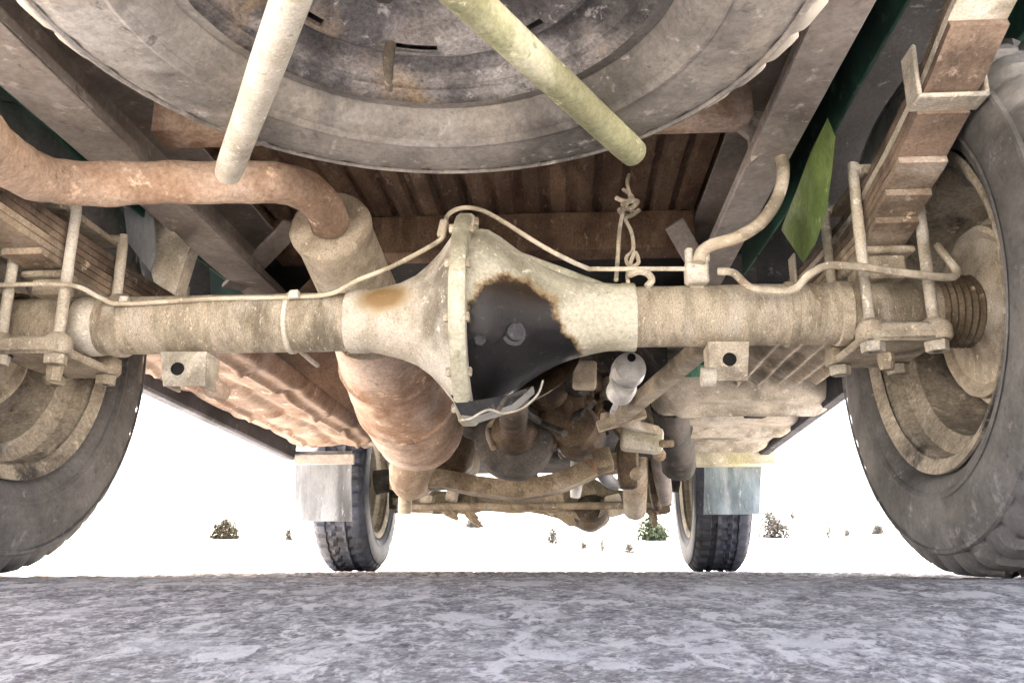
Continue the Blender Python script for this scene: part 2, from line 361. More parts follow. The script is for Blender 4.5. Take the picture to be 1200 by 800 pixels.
L_.new(at.outputs['Fac'], cr.inputs[0]); mx = N_.new('ShaderNodeMix'); mx.data_type = 'RGBA'; mx.inputs[0].default_value = .45
L_.new(cr.outputs[0], mx.inputs[6]); L_.new(src, mx.inputs[7])
tc_ = N_.new('ShaderNodeTexCoord'); out = mx.outputs[2]
for sc_, lo, hi, col_, amt in ((36, .52, .61, (.8, .74, .67), .9), (19, .52, .63, (.76, .7, .64), .75), (12, .53, .68, (.7, .66, .61), .5), (90, .54, .63, (.76, .71, .65), .75), (7, .55, .7, (.13, .11, .11), .4)):
    n_ = N_.new('ShaderNodeTexNoise'); n_.inputs['Scale'].default_value = sc_; n_.inputs['Detail'].default_value = 8; n_.inputs['Roughness'].default_value = .68; n_.inputs['Distortion'].default_value = .6
    ad_ = N_.new('ShaderNodeVectorMath'); ad_.operation = 'ADD'; ad_.inputs[1].default_value = (sc_ * .37, 1.1, 0); mp_ = N_.new('ShaderNodeMapping'); mp_.inputs['Scale'].default_value = (1, .6, 1); L_.new(tc_.outputs['Object'], mp_.inputs[0]); L_.new(mp_.outputs[0], ad_.inputs[0]); L_.new(ad_.outputs[0], n_.inputs['Vector'])
    r_ = N_.new('ShaderNodeMapRange'); r_.interpolation_type = 'SMOOTHSTEP'; r_.inputs['From Min'].default_value = lo; r_.inputs['From Max'].default_value = hi; r_.inputs['To Max'].default_value = amt; L_.new(n_.outputs[0], r_.inputs[0])
    m2 = N_.new('ShaderNodeMix'); m2.data_type = 'RGBA'; m2.inputs[7].default_value = (*col_, 1); L_.new(r_.outputs[0], m2.inputs[0]); L_.new(out, m2.inputs[6]); out = m2.outputs[2]
L_.new(out, b_.inputs['Base Color'])
link('road_surface', road_relief(), 'asphalt_chips', road)

# ------------------------------------------------------------------ the truck
XC = -.13; Y1 = 1.15; Y2 = 3.45; ZA = .352
truck = tag(empty('pickup_truck', (XC, 2.0, 0)), 'dusty old pickup truck on the road seen from underneath behind its rear axle', 'truck')
T = truck

# ---- wheels
def tyre_mesh(lug=44, depth=.009):
    prof = [(-.076, .204), (-.073, .2185), (-.086, .2245), (-.095, .233), (-.1015, .255), (-.104, .282), (-.1015, .305), (-.095, .325), (-.088, .337), (-.082, .343), (-.076, .3475),
            (-.055, .3495), (-.05, .35), (-.047, .35), (-.03, .351), (-.026, .351), (-.012, .352), (-.008, .352)]
    prof = prof + [(-a, b) for a, b in reversed(prof)]
    k = len(prof); n = lug * 6; vs = []; fs = []
    for i in range(n):
        a = 2 * math.pi * i / n; g = (i % 6) in (0, 1); ca, sa = math.cos(a), math.sin(a)
        for j, (t, r) in enumerate(prof):
            rr = r
            if 7 <= j <= k - 8:
                jj = min(j, k - 1 - j) - 1
                if jj in (12, 13) : rr -= depth
                if jj >= 15: rr -= depth * .8
                ph = (i + (3 if j > k // 2 else 0) + (2 if jj in (13, 14) else 0)) % 6
                if ph in (0, 1): rr -= depth * (.8 if jj < 9 else 1.0)
            rr += .0012 * noise.noise((t * 40, ca * 9, sa * 9))
            vs.append((t, ca * rr, sa * rr))
    for i in range(n):
        i2 = (i + 1) % n
        for j in range(k - 1): fs.append((i * k + j, i2 * k + j, i2 * k + j + 1, i * k + j + 1))
    mb = MB(); mb.add(vs, fs)
    # raised rings on both sidewalls
    for sg in (-1, 1):
        mb.lathe((0, 0, 0), (1, 0, 0), [(sg * .0985, .243), (sg * .1015, .246), (sg * .1035, .25), (sg * .1025, .254)], 72)
        mb.lathe((0, 0, 0), (1, 0, 0), [(sg * .0985, .315), (sg * .1015, .317), (sg * .1, .321), (sg * .096, .323)], 72)
    return mb.mesh('tyre', 40)
def rim_mesh():
    n = 160
    prof = [(-.080, .203), (-.089, .214), (-.09, .219), (-.086, .22), (-.078, .212), (-.07, .201), (-.052, .197), (-.045, .18), (-.038, .172), (.03, .17),
            (.042, .172), (.05, .185), (.057, .197), (.072, .201), (.08, .212), (.087, .22), (.091, .219), (.09, .214), (.08, .203)]
    inner = [(a, b - .004 if .16 < b < .205 else b) for a, b in prof]
    mb = MB().lathe((0, 0, 0), (1, 0, 0), inner, n, jit=.0006)
    disc = [(.046, .168), (.056, .163), (.064, .158), (.067, .153), (.066, .149), (.062, .141), (.058, .137), (.05, .13), (.043, .112), (.036, .095), (.034, .076), (.036, .06), (.046, .054), (.048, .045), (.02, .043)]
    def skip(i, j):
        a = abs((i % 20) - 5)
        return j == 4 and a < 5
    mb.lathe((0, 0, 0), (1, 0, 0), disc, n, skip)
    mb.lathe((0, 0, 0), (1, 0, 0), [(a - .005, b) for a, b in disc], n, skip)
    return mb.mesh('rim', 40)
def nut_mesh():
    return MB().lathe((0, 0, 0), (1, 0, 0), [(0, 0.0), (0, .0125), (.014, .0115), (.018, .007), (.018, 0)], 6).mesh('lug_nut', 30)
def drum_mesh():
    prof = [(-.12, .03), (-.10, .05), (-.094, .066), (-.088, .1), (-.086, .112), (-.09, .116), (-.094, .124), (-.092, .132), (-.084, .134), (-.07, .132),
            (-.068, .145), (-.062, .15), (-.05, .15), (-.045, .145), (-.02, .142), (.015, .138), (.03, .12), (.033, .06)]
    return MB().lathe((0.075, 0, 0), (1, 0, 0), [(a, b * .88) for a, b in prof], 72, jit=.0025).mesh('brake_drum', 32)
TY, RM, NU, DR = tyre_mesh(), rim_mesh(), nut_mesh(), drum_mesh()
def wheel(name, loc, rot, tm, rm, dm=None, label=None, sc=1.0):
    e = empty(name, loc, T)
    M = Matrix.Translation(Vector(loc)) @ rot.to_4x4() @ Matrix.Diagonal((1, sc, sc, 1))
    def put(nm, me, m, mx):
        o = bpy.data.objects.new(nm, me.copy() if False else me); scene.collection.objects.link(o)
        if not me.materials: me.materials.append(None)
        o.material_slots[0].link = 'OBJECT'; o.material_slots[0].material = MATS[m]
        o.matrix_world = mx; attach(o, e); return o
    put('tyre', TY, tm, M); put('rim', RM, rm, M @ Matrix.Diagonal((.78 if not dm else 1, 1, 1, 1)))
    if dm: put('brake_drum', DR, dm, M)
    for k in range(5):
        a = 2 * math.pi * k / 5 + .3
        put('lug_nut', NU, 'dark_metal' if not dm else 'rim_grimy', M @ Matrix.Translation((.036 + (0 if dm else 0), math.cos(a) * .074, math.sin(a) * .074)))
    if label: e['label'] = label
    return e
RZ = lambda a: Matrix.Rotation(a, 3, 'Z')
RW, LW = .582, -.856
wheel('rear_wheel', (RW, Y1, ZA), Matrix.Rotation(.4, 3, 'X'), 'rubber', 'rim_grimy', 'dust')
wheel('rear_wheel', (LW, Y1, ZA), RZ(math.pi) @ Matrix.Rotation(.9, 3, 'X'), 'rubber', 'rim_grimy', 'dust')
wheel('front_wheel', (.575, Y2, ZA), Matrix.Rotation(.2, 3, 'X'), 'rubber_clean', 'rim_dusty', 'dark_metal')
wheel('front_wheel', (-.83, Y2, ZA), RZ(math.pi) @ Matrix.Rotation(.1, 3, 'X'), 'rubber_clean', 'rim_dusty', 'dark_metal')
sp = wheel('spare_wheel', (-.118, .622, .586), Matrix.Rotation(math.pi / 2, 3, 'Y') @ Matrix.Rotation(.35, 3, 'X'), 'rubber_dusty', 'rim_spare', sc=1.065)
vp = P(455, 70, .76); vq = P(456, 106, .79)
MB().tube([vp + Vector((0, .01, .03)), vp, (vp + vq) / 2, vq], [.006, .006, .005, .004], 10, 2).build('valve_stem', 'rim_dusty', sp)

# ---- spare wheel carrier rods
for (a, b, m) in (((345, 0, .575), (270, 196, .905), 'rod_pale'), ((530, 0, .58), (735, 172, .88), 'rod_green')):
    A = P(*a); B = P(*b); A.z = .462; 
    if m == 'rod_pale': B.z = P(270, 196, .905).z
    d = (B - A).normalized(); A = A - d * .3
    MB().tube([A, A + (B - A) * .5, B - d * .006, B - d * .002, B], [.0165, .0165, .0165, .014, .008], 20, 4, jit=.0012).build('carrier_rod', m, T)

# ---- frame
fr = empty('frame', (XC, 1.6, .57), T)
def rail(xa, xb, zb, sgn, Ya=.2, Yb=3.3):
    "C-section rail, open to the inside"
    mb = MB(); h = .12; t = .004; wv = (xb - xa)
    mb.box(((xa + xb) / 2, (Ya + Yb) / 2, zb + t / 2), (wv, Yb - Ya, t), bev=.0015)
    mb.box(((xa + xb) / 2, (Ya + Yb) / 2, zb + h - t / 2), (wv, Yb - Ya, t), bev=.0015)
    xo = xb if sgn > 0 else xa
    mb.box((xo - sgn * .002, (Ya + Yb) / 2, zb + h / 2), (t, Yb - Ya, h - .009), bev=.001)
    mb.box((xa + .002 if sgn > 0 else xb - .002, (Ya + Yb) / 2, zb + .012), (t, Yb - Ya, .014), bev=.001)
    return mb
rr_ = rail(.272, .33, .578, 1).build('rail', 'rail_grey', fr)
rl_ = rail(-.668, -.59, .572, -1).build('rail', 'rail_grey', fr)
hole_shade = MB().lathe((0, 0, 0), (0, 0, 1), [(0, 0), (0, .0055), (.0012, .0065), (.0025, .0065)], 16).mesh('rail_hole')
hole_shade.materials.append(MATS['hole_shade'])
for px, py, z in ((22, 73, .572), (80, 135, .572), (992, 13, .578), (958, 86, .578), (249, 312, .572), (872, 236, .578)):
    q = PA(px, py, 2, z - .0012); o = link('rail_hole_disc', hole_shade, None, fr); o.matrix_world = Matrix.Translation(q); o.parent = fr  # flat dark discs; the shade of rail holes is in their colour
def cross(Y, z0, z1, dy, m, xa=-.59, xb=.272):
    mb = MB().box(((xa + xb) / 2, Y, (z0 + z1) / 2), (xb - xa, .004, z1 - z0), bev=.001)
    mb.box(((xa + xb) / 2, Y + dy / 2 + .002, z0 + .002), (xb - xa, dy, .004), bev=.001)
    return mb.build('crossmember', m, fr)
cross(1.085, .625, .715, .05, 'rust_tan'); cross(1.62, .635, .715, .06, 'rust_floor'); cross(.3, .59, .7, .05, 'rail_grey'); cross(2.15, .5, .62, .06, 'dark_metal'); cross(3.05, .46, .6, .08, 'dark_metal')
# braces
for a, b, w_, m in (((272, 338, 1.62), (345, 262, 1.5), .05, 'rail_grey'), ((790, 262, 1.52), (822, 318, 1.6), .04, 'rail_grey')):
    MB().beam(P(*a), P(*b), .008, w_, up=(1, 0, .4)).build('brace', m, fr)
# gusset plates below the left rail (shock mounting)
A = [P(145, 243, 1.3), P(180, 243, 1.3), P(182, 300, 1.3), P(176, 318, 1.3), P(150, 285, 1.3)]
MB().plate(A, (0, .004, 0)).build('gusset', 'flap', fr)
A = [P(176, 243, 1.33), P(222, 290, 1.33), P(205, 345, 1.33), P(180, 330, 1.33), P(168, 280, 1.33)]
MB().plate(A, (0, .035, 0)).build('gusset', 'dust_pale', fr)
# brackets at the right rail
A = [P(868, 128, 1.12), P(900, 132, 1.12), P(896, 178, 1.12), P(880, 190, 1.12), P(878, 160, 1.12), P(866, 150, 1.12)]
MB().plate(A, (0, .012, 0)).build('bracket', 'rail_grey', fr)
A = [P(905, 175, 1.14), P(918, 168, 1.14), P(925, 182, 1.14), P(915, 190, 1.14), P(906, 186, 1.14)]
MB().plate(A, (0, .03, 0)).build('bracket', 'dust', fr)

# ---- cargo bed
bed = empty('cargo_bed', (XC, .9, .715), T)
mb = MB(); x = -.70; pts = []
while x < .345:
    pts += [(x, .729), (x + .008, .718), (x + .036, .718), (x + .044, .729)]; x += .052
nn_ = len(pts); vs = []; rows = [.2, .5, .8, 1.1, 1.3, 1.5, 1.7]
for Y in rows:
    for (a, b) in pts: vs.append((a, Y, b + .002 * noise.noise((a * 9, Y * 6, 0))))
for Y in rows[::-1]:
    for (a, b) in pts: vs.append((a, Y, b + .03))
K = len(rows) * 2
mb.add(vs, [(j * nn_ + i, j * nn_ + i + 1, (j + 1) % K * nn_ + i + 1, (j + 1) % K * nn_ + i) for j in range(K) for i in range(nn_ - 1)])
mb.build('bed_floor', 'rust_floor', bed)
for sx in (-1, 1):
    MB().box((XC + sx * .835, .98, .98), (.03, 1.56, .42), bev=.01).build('side_panel', 'green_paint', bed)
MB().box((XC, .195, .97), (1.66, .035, .42), bev=.01).build('tailgate', 'green_paint', bed)
MB().box((XC, 1.725, .99), (1.6, .03, .48), bev=.01).build('headboard', 'green_paint', bed)
MB().box((XC, .13, .62), (1.5, .05, .09), bev=.012).build('rear_bumper', 'dark_metal', bed)
# green inner wheel house between rail and spring, both sides
for sx, xw in ((1, .378), (-1, -.70)):
    A = [Vector((xw, Y, z)) for Y, z in ((.3, .62), (1.0, .60), (1.25, .585), (1.7, .6), (1.7, .95), (.3, .95))]
    MB().plate(A, (sx * .004, 0, 0)).build('wheel_house', 'green_paint', bed)
    A = []
    for k in range(13):
        a = R(48) + R(120) * k / 12; A.append((Y1 - .46 * math.cos(a), ZA + .06 + .44 * math.sin(a)))
    mb = MB(); n = len(A); x0 = xw; x1 = XC + sx * .83
    mb.add([(x0, a, b) for a, b in A] + [(x1, a, b) for a, b in A] + [(x0, a, b + .004) for a, b in A] + [(x1, a, b + .004) for a, b in A],
           [(i, i + 1, n + i + 1, n + i) for i in range(n - 1)] + [(2 * n + i, 2 * n + i + 1, 3 * n + i + 1, 3 * n + i) for i in range(n - 1)])
    mb.build('wheel_arch', 'recess_shade', bed)
    MB().box(((xw + XC + sx * .82) / 2, .95, .96), (abs(xw - XC - sx * .82) - .01, 1.5, .012), bev=.002).build('wheel_box_sun_cover', 'recess_shade', bed)  # unseen cover added to stop sun coming through the gap above the wheel
A = [PA(x, y, 0, .352) for x, y in ((970, 138), (950, 178), (934, 222), (917, 264), (944, 304), (957, 282), (969, 246), (975, 200), (979, 160))]
MB().plate(A, (.003, .02, 0)).build('lit_panel_piece', 'green_lit', bed)  # added piece, painted bright to show the lit part of the green panel

# ---- rear axle
ax = empty('rear_axle', (XC, Y1, ZA), T)
xL, xR, xF = P(420, 380, Y1).x, P(742, 370, Y1).x, P(546, 375, Y1).x       # left cone end, right end, flange
def lat(prof, name, m, n=64, jit=.0012, parent=ax): return MB().lathe((0, Y1, ZA), (1, 0, 0), prof, n, jit=jit).build(name, m, parent, 45)
xa, xb = LW + .06, RW - .06
lat([(xa, .0), (xa, .038)] + [(xa + (xL - .004 - xa) * i / 24, .0418) for i in range(25)] + [(xL - .004, .04)], 'axle_tube', 'dust_tube')
lat([(xR + .003, .04)] + [(xR + .003 + (xb - xR - .003) * i / 24, .0425) for i in range(25)] + [(xb, .038), (xb, 0)], 'axle_tube', 'dust_tube')
D = xF - xL
prof = [(xL - .014, .0425), (xL - .012, .0455), (xL + .012, .047), (xL + .016, .0445), (xL + .03, .0465)] + [(xL + D * t, r) for t, r in ((.4, .054), (.55, .064), (.68, .079), (.8, .098), (.9, .117), (.96, .128))]
lat(prof, 'housing_cone', 'cone_stained', jit=.002)
D = xR - xF
lat([(xF - .006, .1), (xF - .006, .1465), (xF - .003, .149), (xF + .012, .149), (xF + .015, .1465), (xF + .015, .1)], 'housing_flange', 'dust_green', n=72)
prof = [(xF + .015, .125), (xF + .025, .127), (xF + .035, .1255)] + [(xF + D * t, r) for t, r in ((.22, .115), (.3, .101), (.36, .09), (.45, .076), (.53, .0665), (.62, .0585), (.74, .0515), (.84, .0485), (.92, .0475), (.94, .0485), (1.0, .0485), (1.01, .0475), (1.013, .043))]
bowl = lat(prof, 'housing_bowl', 'dust_stained', n=96, jit=.002)
# stiffening ribs, plugs and lip of the bowl
MB().beam(Vector((xF + .05, Y1 + .02, ZA + .108)), Vector((xR - .04, Y1 + .01, ZA + .044)), .012, .02, up=(0, 0, 1), bev=.004).build('rib', 'dust_green', ax)
pc = Vector((P(598, 382, 1.03).x, 0, P(598, 382, 1.03).z)); rr0 = .1; pc.y = Y1 - math.sqrt(max(rr0 ** 2 - (pc.z - ZA) ** 2, 0))
MB().lathe(pc + Vector((0, .006, 0)), (0.45, -1, -.05), [(0, .018), (.006, .017), (.007, .012), (.013, .011), (.014, 0)], 16).build('filler_plug', 'black_iron', ax)
pd = P(560, 395, 1.02); MB().lathe(pd + Vector((0, .02, 0)), (0.2, -1, -.05), [(0, .008), (.01, .008), (.012, .005), (.012, 0)], 6).build('bolt', 'black_iron', ax)
bolt = MB().lathe((0, 0, 0), (1, 0, 0), [(0, 0), (0, .0065), (.006, .0065), (.007, .005), (.007, 0)], 6).mesh('bolt'); bolt.materials.append(MATS['dust'])
for k in range(12):
    a = 2 * math.pi * k / 12 + .26
    o = link('bolt', bolt, None); o.matrix_world = Matrix.Translation((xF + .013, Y1 + .138 * math.cos(a), ZA + .138 * math.sin(a))); attach(o, ax)
    o = link('bolt', bolt, None); o.matrix_world = Matrix.Translation((xF - .006, Y1 + .138 * math.cos(a), ZA + .138 * math.sin(a))) @ Matrix.Rotation(math.pi, 4, 'Z'); attach(o, ax)
# black oily pan lip at the bottom of the flange
A = [P(528, 462, 1.08), P(540, 486, 1.08), P(556, 488, 1.08), P(600, 474, 1.08), P(625, 452, 1.08), P(600, 462, 1.08), P(552, 470, 1.08)]
MB().plate(A, (0, .05, 0)).build('drip_lip', 'oil_black', ax)
# bands, collars, weld rings on the tubes
def ring(x, r, wd, m, name='collar'): lat([(x - wd, r - .004), (x - wd * .7, r), (x + wd * .7, r), (x + wd, r - .004)], name, m, 48, .0015)
ring(P(142, 382, Y1).x, .046, .008, 'dust'); ring(P(343, 380, Y1).x, .0445, .004, 'dust_pale', 'strap'); ring(P(925, 372, Y1).x, .0455, .006, 'dust', 'strap')
ring(P(110, 382, Y1).x, .0445, .018, 'dust_pale'); ring(P(985, 372, Y1).x, .045, .01, 'dust')
for s_, x0 in ((1, .535), (-1, -.81)):
    prof = []
    for k in range(7): prof += [(.009 * k - .03, .045), (.009 * k - .0255, .05)]
    MB().lathe((x0, Y1, ZA), (1, 0, 0), prof, 40, jit=.001).build('axle_boot', 'mud', ax)
# shock brackets under the tube
def bracket(px0, px1, py0, py1, hx, hy, Y, m):
    mb = MB(); a = P(px0, py0, Y); b = P(px1, py0, Y); c = P(px1 - 2, py1, Y); d = P(px0 + 3, py1, Y)
    mb.plate([a, b, c, d], (0, .004, 0)); k0 = Vector((0, .0035, 0)); ix = Vector((.001, 0, 0)); mb.plate([b + k0 - ix, b + Vector((0, .05, 0)) - ix, c + Vector((0, .045, 0)) - ix, c + k0 - ix], (-.004, 0, 0)); mb.plate([a + k0 + ix, a + Vector((0, .05, 0)) + ix, d + Vector((0, .045, 0)) + ix, d + k0 + ix], (.004, 0, 0))
    o = mb.build('shock_bracket', m, ax)
    q = P(hx, hy, Y - .001); MB().lathe(q, (0, -1, 0), [(0, .0), (0, .0065), (.002, .0065), (.002, .009), (-.004, .009)], 16).build('bolt_hole_disc', 'hole_shade', ax)  # solid dark disc, the shade of a hole put into its colour
bracket(188, 242, 412, 452, 208, 432, 1.12, 'dust_pale'); bracket(830, 878, 400, 446, 855, 421, 1.12, 'dust')
MB().tube([P(236, 425, 1.15), P(248, 452, 1.17), P(262, 460, 1.2)], [.012, .016, .012], 10, 4).build('shock_eye', 'rust_tan', ax)
MB().tube([P(822, 442, 1.11), P(838, 442, 1.11)], .013, 12, 1).build('shock_eye', 'dust_pale', ax)

# ---- leaf springs with U-bolts and plates
def interp(K, y):
    for (a, za), (b, zb) in zip(K, K[1:]):
        if a <= y <= b:
            t = (y - a) / (b - a); t2 = t * t * (3 - 2 * t); return za + (zb - za) * (t * .5 + t2 * .5)
    return K[-1][1]
def spring(xc, K, spans, clipY, ub_top, m='spring_steel'):
    e = empty('leaf_spring', (xc, Y1, interp(K, Y1)), T)
    for i, (a, b) in enumerate(spans):
        pts = [(xc, a + (b - a) * k / 24, interp(K, a + (b - a) * k / 24) - i * .0105) for k in range(25)]
        MB().ribbon(pts, (.031 - .0006 * i, 0, 0), .0092).build('leaf', ('dust_pale' if i == 1 and xc > 0 else m) if i < len(spans) - 3 else 'leaf_tip', e)
    n = len(spans)
    for cy in clipY:
        z1 = interp(K, cy); k = sum(1 for a, b in spans if a < cy < b); z0 = z1 - k * .0105 - .001
        mb = MB(); mb.box((xc, cy, z0 - .003), (.078, .034, .006), bev=.002)
        for sx in (-1, 1): mb.box((xc + sx * .0365, cy, (z0 + z1) / 2 + .012), (.005, .034, z1 - z0 + .034), bev=.002)
        mb.build('spring_clip', 'dust_pale', e)
    zt = interp(K, Y1) + .001; zb = zt - n * .0105
    # saddle between tube and spring
    mb = MB().box((xc, Y1, (zb + ZA + .036) / 2), (.05, .09, zb - ZA - .036), bev=.004); mb.box((xc, Y1, zb - .006), (.066, .12, .01), bev=.003); mb.build('spring_seat', 'dust', e)
    pz = ZA - .052
    mb = MB().box((xc, Y1, pz), (.104, .17, .012), bev=.003); mb.box((xc, Y1, pz + .014), (.05, .07, .02), bev=.005)
    mb.box((xc, Y1 - .078, pz + .004), (.09, .012, .024), bev=.004); mb.build('clamp_plate', 'dust', e)
    for uy in (Y1 - .066, Y1 + .066):
        h = .04; x0 = xc - h; x1 = xc + h
        MB().tube([(x0, uy, pz - .018), (x0, uy, ub_top - .012), (x0 + .006, uy, ub_top - .002), (x0 + .014, uy, ub_top), (x1 - .014, uy, ub_top), (x1 - .006, uy, ub_top - .002), (x1, uy, ub_top - .012), (x1, uy, pz - .018)], .0074, 10, 3, jit=.0015).build('u_bolt', 'dust_pale', e)
        for xx in (x0, x1):
            MB().lathe((xx, uy, pz - .006), (0, 0, 1), [(0, .008), (0, .017), (.004, .0195), (.016, .02), (.024, .018), (.03, .0095)], 14, jit=.004).build('boss', 'dust', e)
            MB().lathe((xx, uy, pz - .02), (0, 0, 1), [(0, .006), (0, .014), (.013, .015), (.015, .012), (.015, .006)], 6, jit=.001).build('nut', 'dust_pale' if xc > 0 else 'dust', e)
    MB().box((xc, Y1, ub_top - .004), (.062, .155, .01), bev=.003).build('top_plate', 'dust', e)
    MB().lathe((xc, Y1, pz - .028), (0, 0, 1), [(0, 0), (0, .009), (.012, .011), (.024, .011)], 6).build('centre_bolt', 'dust', e)
    # rear shackle and front eye
    for yy_ in (K[0][0], K[-1][0]):
        z = interp(K, yy_); MB().lathe((xc - .034, yy_, z - .004), (1, 0, 0), [(0, .0), (0, .02), (.068, .02), (.068, 0)], 20).build('spring_eye', m, e)
    return e
spring(.438, [(.32, .70), (.6, .655), (.79, .588), (.88, .556), (1.0, .528), (1.15, .502), (1.3, .502), (1.6, .52), (1.95, .55)],
       [(.32, 1.95), (.36, 1.9), (.80, 1.55), (.90, 1.45), (.965, 1.37), (1.015, 1.31), (1.06, 1.25)], [.885, 1.42], .535)
spring(-.725, [(.32, .60), (.6, .53), (.8, .497), (.95, .486), (1.15, .482), (1.35, .484), (1.6, .50), (1.95, .54)],
       [(.32, 1.95), (.36, 1.9), (.7, 1.6), (.84, 1.46), (.94, 1.36), (1.04, 1.27)], [.75, 1.45], .512)

# ---- brake lines, hose, wire
br = empty('brake_line', (XC, 1.1, .4), T)
def line(pts, r, m='wire', name='pipe', parent=br, n=8): return MB().tube([P(*p) for p in pts], r, n, 6).build(name, m, parent)
line([(-40, 336, 1.06), (0, 334, 1.06), (60, 333, 1.07), (92, 336, 1.07), (118, 349, 1.08), (145, 356, 1.1), (250, 350, 1.11), (345, 348, 1.11), (388, 344, 1.11), (420, 328, 1.1), (460, 312, 1.1),
      (512, 284, 1.11), (520, 272, 1.11), (524, 254, 1.12), (536, 245, 1.12), (555, 244, 1.12), (580, 254, 1.12), (640, 291, 1.12), (685, 313, 1.12), (700, 315, 1.11), (760, 315, 1.11), (806, 315, 1.11)], .0033)
line([(842, 318, 1.09), (860, 320, 1.08), (878, 336, 1.07), (905, 341, 1.06), (930, 339, 1.06), (948, 322, 1.05), (968, 312, 1.04), (1000, 312, 1.03), (1060, 320, 1.03), (1112, 325, 1.06), (1121, 318, 1.07), (1112, 305, 1.08), (1098, 288, 1.1)], .0052)
hz = MB().tube([P(*q) for q in ((819, 308, 1.1), (822, 296, 1.1), (835, 287, 1.09), (862, 279, 1.08), (890, 262, 1.08), (908, 238, 1.08), (917, 212, 1.09), (917, 190, 1.12), (912, 180, 1.14))], .0088, 12, 6).build('brake_hose', 'hose', T)
tb = MB(); tb.box(P(816, 321, 1.115), (.032, .02, .03), bev=.003); tb.box(P(808, 303, 1.115), (.012, .012, .03), bev=.003); tb.box(P(826, 300, 1.115), (.012, .012, .02), bev=.003); tb.box(P(816, 337, 1.13), (.02, .012, .012), bev=.002)
tb.build('brake_union', 'dust_pale', T)
mb = MB(); c = P(519, 268, 1.115); mb.box(c, (.012, .012, .026), Matrix.Rotation(.2, 3, 'Y'), bev=.002); mb.build('pipe_clip', 'wire', br)
for px, py in ((345, 345), (146, 352)): MB().box(P(px, py, 1.105), (.014, .01, .012), bev=.002).build('pipe_clip', 'dust_pale', br)
# knotted wire hanging above the axle
kn = empty('hanging_wire', P(735, 325, 1.12), T)
def kw(pts, r=.0026): MB().tube([P(*q) for q in pts], r, 7, 5).build('wire_strand', 'wire', kn)
kw([(737, 205, 1.3), (735, 215, 1.28), (738, 232, 1.27), (731, 246, 1.26), (726, 270, 1.22), (724, 300, 1.18), (722, 328, 1.14)], .0032)
kw([(730, 222, 1.28), (742, 232, 1.27), (729, 240, 1.265), (744, 250, 1.26), (733, 256, 1.255), (740, 272, 1.23), (742, 292, 1.2), (734, 302, 1.18), (738, 312, 1.17), (748, 308, 1.17), (744, 296, 1.18), (736, 318, 1.15), (736, 330, 1.13)], .003)
kw([(722, 232, 1.275), (732, 236, 1.27), (747, 236, 1.27), (740, 244, 1.265), (726, 246, 1.265), (735, 254, 1.26), (749, 246, 1.265)], .004)
kw([(738, 322, 1.12), (748, 318, 1.11), (758, 320, 1.11), (764, 328, 1.12), (758, 336, 1.12)], .005)
# bright wire loop below the housing
line([(540, 492, 1.05), (552, 490, 1.04), (566, 482, 1.04), (576, 480, 1.04), (590, 484, 1.05), (612, 478, 1.07), (630, 462, 1.09), (636, 446, 1.11)], .0015, 'dust_pale', 'drip_wire', ax)
line([(584, 481, 1.05), (592, 468, 1.05), (604, 462, 1.05), (616, 458, 1.06)], .003, 'dark_metal', 'drip_wire', ax)

# ---- exhaust
eh = empty('exhaust', (-.4, 1.2, .5), T)
MB().tube([P(-90, 95, .66), P(-45, 140, .74), P(0, 182, .84), P(45, 207, .93), P(100, 215, .99), P(200, 214, 1.04), P(318, 214, 1.08), P(352, 221, 1.11), P(376, 238, 1.15), P(388, 262, 1.2)], .0295, 24, 8, jit=.003).build('tail_pipe', 'rust_tan', eh)
o = P(386, 262, 1.21); q = P(497, 515, 2.12); d = q - o; Lm = d.length
prof = [(-.002, .028), (-.002, .056), (.004, .0625), (.012, .064), (.02, .061)] + [(Lm * t, r) for t, r in ((.05, .062), (.15, .064), (.3, .068), (.33, .07), (.335, .082), (.345, .084), (.4, .088), (.5, .099), (.505, .104), (.515, .104), (.52, .1), (.62, .108), (.7, .11), (.705, .115), (.715, .115), (.72, .111), (.85, .112), (.92, .108), (.96, .095), (1.0, .06), (1.01, 0.0))]
mf = MB().lathe(o, d, prof[:10], 56, jit=.003); mf.build('muffler', 'dust', eh)
MB().lathe(o, d, prof[9:], 56, jit=.0025).build('muffler', 'rust_tan', eh)
MB().tube([q - d.normalized() * .08, P(490, 530, 2.15), P(482, 548, 2.17), P(480, 562, 2.2), P(484, 568, 2.3), P(500, 566, 2.5)], [.05, .058, .056, .05, .04, .03], 20, 5).build('front_pipe', 'leaf_tip', eh)
st = MB().tube([P(336, 350, 1.21), P(345, 400, 1.22), P(360, 418, 1.3), P(372, 428, 1.42)], .004, 8, 4).build('hanger_strap', 'dust_pale', eh)

